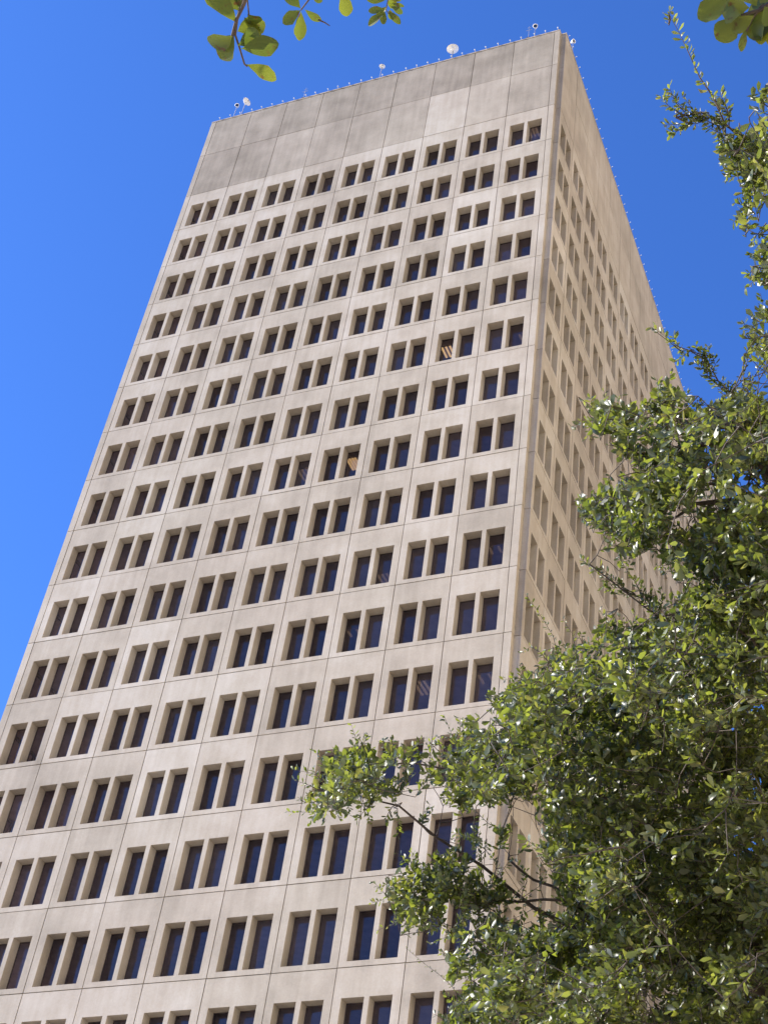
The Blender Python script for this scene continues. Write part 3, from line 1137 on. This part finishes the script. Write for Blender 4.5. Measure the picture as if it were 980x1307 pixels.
# short shoots breaking the outline all round
for poly in (MAIN, CL_B, COLUMN):
    cx_ = sum(p[0] for p in poly) / len(poly)
    for i in range(len(poly)):
        a, b_ = poly[i], poly[(i + 1) % len(poly)]
        L_ = math.hypot(b_[0] - a[0], b_[1] - a[1])
        for _ in range(max(1, int(L_ / 16))):
            u = rng.uniform()
            x, y = a[0] + (b_[0] - a[0]) * u, a[1] + (b_[1] - a[1]) * u
            if not (300 < x < 985 and 0 < y < 1310) or hole(x, y, 1.5):
                continue
            nx, ny = (b_[1] - a[1]) / (L_ + 1e-6), -(b_[0] - a[0]) / (L_ + 1e-6)
            if in_poly(x + nx * 4, y + ny * 4, poly):
                nx, ny = -nx, -ny
            ln2 = rng.uniform(3, 17)
            jx, jy = rng.normal(0, 5, 2)
            shoot([(x - nx * 14, y - ny * 14), (x, y), (x + nx * ln2 + jx, y + ny * ln2 + jy)], depth(y) + rng.normal(0, .15), int(8 + ln2 * .5), .05, connect=False)
# out-of-picture crown volume so the tree is whole
for _ in range(700):
    v = unit(rng.normal(0, 1, 3)) * rng.uniform(.6, 1) ** .5
    p = np.array([23.5, -38.5, 8.6]) + v * np.array([3.3, 4.8, 2.7])
    cv = RM.T @ (p - CAM)
    if cv[2] < 0:
        px, py = CX + FOC * cv[0] / -cv[2], CY - FOC * cv[1] / -cv[2]
        if px < 1030 and -60 < py < 1400:
            continue
    q, dd = W.nearest(p)
    sprig(TW, LV, p, unit(p - q) + rng.normal(0, .4, 3), .3, 14, .075)
    TW.polyline([q, (p + q) / 2 + rng.normal(0, .1, 3), p], .012, .003, 3, grow=False)

loc = Matrix.Translation(-Vector(oo))
tr = W.build('trunk', M_BARK, oak)
tr.data.transform(loc)
br = TW.build('twig', M_TWIG, tr)
br.data.transform(loc)
cr = LV.build('crown', M_LEAF, oak)
cr.data.transform(loc)
print('leaves', len(LV.b))

# ------------------------------------------------------------------ second oak, whose low twigs hang into the top of the picture
oo2 = np.array([22.2, -52.2, GROUND_Z])
oak2 = empty('live_oak', oo2)
tag(oak2, 'near oak of which only large yellow-green leaves on drooping twigs show along the top edge', 'tree')
W2, TW2, LV2, LV3 = Wood(), Wood(), Leaves(), Leaves()
f2 = oo2 + np.array([-.3, .3, 2.4])
W2.polyline([oo2, oo2 + np.array([-.1, .1, 1.2]), f2], .3, .22, 12)
A1 = W2.polyline([f2, f2 + np.array([-1.5, 1.4, 2.0]), at(900, -330, 3.9), at(600, -260, 3.9), at(350, -200, 3.7), at(250, -260, 3.7)], .13, .02, 8, .01)
A2 = W2.polyline([f2, f2 + np.array([-.5, 2.0, 2.0]), at(1150, -200, 3.9), at(1060, -90, 3.5)], .11, .02, 8, .01)
A3 = W2.polyline([f2, f2 + np.array([.5, -.5, 2.5]), f2 + np.array([1.0, -2.0, 4.0])], .14, .03, 8, .02)
A4 = W2.polyline([f2, f2 + np.array([1.2, .2, 2.0]), f2 + np.array([2.8, -.2, 3.6])], .12, .03, 8, .02)
A5 = W2.polyline([f2, f2 + np.array([-1.8, -1.0, 2.0]), f2 + np.array([-3.4, -1.8, 3.2])], .12, .03, 8, .02)


def hang(pts, t, r=.004):
    P = [at(x, y, t) for x, y in pts]
    q, _d = W2.nearest(P[0])
    TW2.polyline([q, (q + P[0]) / 2 + rng.normal(0, .02, 3), *P], r * 1.6, r * .55, 6, wob=.001)


def bigleaf(b0, b1, w, t, tilt=0.0, twist=0.0, t1=None):
    """one large leaf from pixel b0 (stalk) to pixel b1 (tip), w = width in pixels"""
    a = at(b0[0], b0[1], t)
    c = at(b1[0], b1[1], (t1 or t) + tilt)
    d = c - a
    L = np.linalg.norm(d)
    n = -ray(*b0)
    ax = unit(d)
    n = n * math.cos(twist) + np.cross(ax, n) * math.sin(twist)
    wid = w / FOC * t / max(.35, abs(math.cos(twist)))
    LEAFS.append((a, d, n, L, wid))


LEAFS = []
hang([(322, -40), (315, -8), (311, 5), (303, 25), (296, 48)], 3.0, .0062)
hang([(330, -35), (316, 0), (318, 20)], 3.02, .003)
hang([(303, 25), (300, 45), (306, 62), (313, 82), (316, 85)], 3.0, .0032)
bigleaf((303, 30), (258, -22), 27, 3.0, .02, .2)
bigleaf((299, 44), (281, 75), 26, 3.0, .03, .5)
bigleaf((297, 46), (268, 56), 24, 2.98, .05, -.5)
bigleaf((305, 14), (288, -2), 16, 3.02, .01, .6)
bigleaf((308, 10), (300, -8), 12, 3.02, .01, -.6)
bigleaf((316, 18), (332, 28), 15, 3.02, .02, .7)
bigleaf((303, 40), (338, 28), 24, 3.01, .04, -.4)
bigleaf((312, 22), (330, 50), 20, 3.03, .02, .5)
bigleaf((304, 58), (330, 40), 22, 2.99, .02, .35)
bigleaf((308, 62), (356, 56), 25, 2.98, .02, .15)
bigleaf((314, 82), (353, 102), 17, 3.0, .02, -.3)
hang([(405, -20), (398, -4), (384, 13)], 3.9, .0035)
bigleaf((384, 13), (361, 30), 15, 3.9, .02, .4)
bigleaf((384, 14), (382, 52), 15, 3.9, .02, -.2)
bigleaf((384, 11), (363, -6), 14, 3.9, .02, .5)
bigleaf((389, 12), (410, 27), 10, 3.9, .02, .5)
TW2.polyline([at(406, 25, 3.9), at(415, 29, 3.9), at(421, 33, 3.9)], .003, .0015, 4)
bigleaf((398, -3), (412, 1), 6, 3.85, .0, 1.0)
hang([(430, -40), (434, -20), (436, -8)], 3.6, .003)
bigleaf((436, -12), (443, 21), 17, 3.6, .02, -.2)
hang([(500, -25), (496, -5), (493, 13), (496, 18)], 4.6, .003)
for b_, e_, w_ in (((492, 12), (470, 14), 9), ((490, 16), (470, 33), 9), ((491, 14), (488, 31), 9), ((495, 14), (511, 31), 9), ((498, 8), (514, 17), 8), ((495, -2), (468, 0), 11), ((498, 0), (512, -6), 12), ((494, 2), (506, 6), 13), ((493, 8), (480, 22), 8), ((497, 12), (500, 25), 7), ((500, 4), (516, 8), 5)):
    bigleaf(b_, e_, w_, 4.6, .02, rng.uniform(-.6, .6))
hang([(1010, -40), (988, 0), (970, 12), (945, 20)], 2.8, .006)
hang([(970, 12), (958, 25), (952, 40)], 2.8, .004)
for b_, e_, w_, tw_ in (((935, -8), (890, 24), 24, .2), ((945, 2), (896, 14), 22, .7), ((946, 24), (913, 50), 26, -.1), ((962, 20), (934, 40), 16, .4), ((990, 14), (952, 44), 30, .6), ((990, 30), (962, 50), 18, .8), ((952, 36), (945, 66), 9, .3), ((956, 10), (928, 0), 22, -.7), ((965, 8), (948, -12), 20, .5), ((975, 20), (968, 52), 14, .8), ((975, 8), (990, 30), 22, .2), ((970, 5), (975, -15), 18, .5), ((982, 30), (990, 62), 14, .4), ((945, 18), (925, 22), 18, .5)):
    bigleaf(b_, e_, w_ * 1.15, 2.8 + rng.uniform(-.05, .05), .02, tw_)
for b_, e_, w_, tw_ in (((995, 5), (950, 30), 30, 1.0), ((1000, 30), (966, 46), 24, .9), ((985, 12), (960, 48), 22, -1.0), ((940, -6), (925, 26), 26, .9), ((990, -5), (960, -2), 26, .8), ((978, 20), (940, 28), 20, -.9)):
    bigleaf(b_, e_, w_, 2.86 + rng.uniform(-.05, .05), .03, tw_)


def build_big(name, m, parent, off):
    me = MB()
    prof = [(0, .02), (.06, .10), (.16, .34), (.3, .66), (.45, .90), (.6, 1.0), (.74, .92), (.86, .68), (.95, .36), (1.0, .03)]
    for a, d, n, L, wid in LEAFS:
        ax = unit(d)
        s = unit(np.cross(n, ax))
        nn = np.cross(ax, s)
        cup = rng.uniform(.06, .16) * wid
        bend = rng.uniform(-.12, .10) * L
        i0 = len(me.v)
        jag = rng.uniform(.90, 1.08, (len(prof), 2))
        for k, (x, h) in enumerate(prof):
            c = a + ax * L * x + nn * bend * (x - x * x) * 4 - off
            for j, y in enumerate((-1, -.55, 0, .55, 1)):
                e = jag[k][0 if y < 0 else 1] if abs(y) == 1 else 1
                me.v.append(tuple(c + s * (y * h * wid / 2 * e) + nn * (cup * (abs(y) ** 1.5) * h)))
        for k in range(len(prof) - 1):
            for j in range(4):
                q = i0 + k * 5 + j
                me.f.append((q, q + 5, q + 6, q + 1))
                me.tone.append(0)
                me.mi.append(0)
    return me.build(name, m, parent, smooth=True)


# unseen twigs added sunward, just above the picture, to shade the ones in it
for (px, py, t_), nn_ in (((960, 20, 2.8), 16), ((310, 35, 3.0), 7)):
    c0 = at(px, py, t_)
    sv = np.array([-1.0, -0.40, 0.58]) / 1.223
    for i in range(nn_ * 6):
        p = c0 + sv * rng.uniform(.22, .9) + rng.normal(0, .07, 3)
        cv = RM.T @ (p - CAM)
        if cv[2] < 0 and CY - FOC * cv[1] / -cv[2] > -55:
            continue
        q, dd = W2.nearest(p)
        sprig(TW2, LV3, p, unit(p - q) + rng.normal(0, .4, 3), .10, 8, .062)
        TW2.polyline([q, (p + q) / 2 + rng.normal(0, .04, 3), p], .005, .002, 3, grow=False)
        nn_ -= 1
        if nn_ < 0:
            break

# rest of its crown overhead and behind, out of the picture
for _ in range(520):
    v = unit(rng.normal(0, 1, 3)) * rng.uniform(.4, 1) ** .5
    p = oo2 + np.array([.4, -.9, 6.2]) + v * np.array([3.8, 3.0, 2.2])
    cv = RM.T @ (p - CAM)
    if cv[2] < 0:
        px, py = CX + FOC * cv[0] / -cv[2], CY - FOC * cv[1] / -cv[2]
        if -200 < px < 1300 and -140 < py < 1500:
            continue
    q, dd = W2.nearest(p)
    sprig(TW2, LV3, p, unit(p - q) + rng.normal(0, .4, 3), .26, 13, .07)
    TW2.polyline([q, (p + q) / 2 + rng.normal(0, .1, 3), p], .010, .003, 3, grow=False)
loc2 = Matrix.Translation(-Vector(oo2))
t2 = W2.build('trunk', M_BARK, oak2)
t2.data.transform(loc2)
b2 = TW2.build('twig', M_TWIG, t2)
b2.data.transform(loc2)
lb = build_big('crown', M_LEAF2, oak2, oo2)
c2 = LV3.build('upper_crown_and_shade_sprigs', M_LEAF, oak2)  # rest of the crown plus the added shading sprigs
c2.data.transform(loc2)

# ------------------------------------------------------------------ light
SUN = Vector((-1.0, -0.40, 0.58)).normalized()       # direction towards the sun
elev = math.asin(SUN.z)
az = math.atan2(SUN.x, SUN.y)                          # clockwise from +Y
sd = bpy.data.lights.new('sun', 'SUN')
sd.energy = 4.6
sd.angle = math.radians(0.53)
sd.color = (1.0, 0.93, 0.82)
so = bpy.data.objects.new('sun', sd)
so.rotation_euler = (-SUN).to_track_quat('-Z', 'Y').to_euler()
so.location = (-60, -60, 60)
COL.objects.link(so)

w = bpy.data.worlds.new('World')
sc.world = w
w.use_nodes = True
nt = w.node_tree
bg = nt.nodes['Background']
sky = N(nt, 'ShaderNodeTexSky', sky_type='NISHITA')
sky.sun_disc = False
sky.sun_elevation = elev
sky.sun_rotation = az
sky.altitude = 200
sky.air_density = 1.0
sky.dust_density = 0.3
sky.ozone_density = 4.0
tint = N(nt, 'ShaderNodeMix', data_type='RGBA', blend_type='MULTIPLY')
tint.inputs['Factor'].default_value = 1.0
tint.inputs[7].default_value = (0.58, 0.98, 1.72, 1)
nt.links.new(sky.outputs[0], tint.inputs[6])
nt.links.new(tint.outputs[2], bg.inputs['Color'])
bg.inputs['Strength'].default_value = 0.10

# ------------------------------------------------------------------ camera
cd = bpy.data.cameras.new('camera')
cam = bpy.data.objects.new('camera', cd)
COL.objects.link(cam)
cam.location = CAM
cam.rotation_euler = Euler(ANG, 'XYZ')
cd.sensor_fit = 'VERTICAL'
cd.sensor_height = 24
cd.lens = FOC / 1307 * 24
cd.shift_x = -(CX - 490) / 1307
cd.shift_y = (CY - 653.5) / 1307
cd.clip_end = 8000
cd.clip_start = 0.05
sc.camera = cam

sc.view_settings.view_transform = 'Standard'
sc.view_settings.look = 'None'
sc.view_settings.exposure = 0.9
sc.view_settings.gamma = 1
sc.cycles.max_bounces = 8
sc.cycles.transparent_max_bounces = 12
sc.render.resolution_x = 767
sc.render.resolution_y = 1024
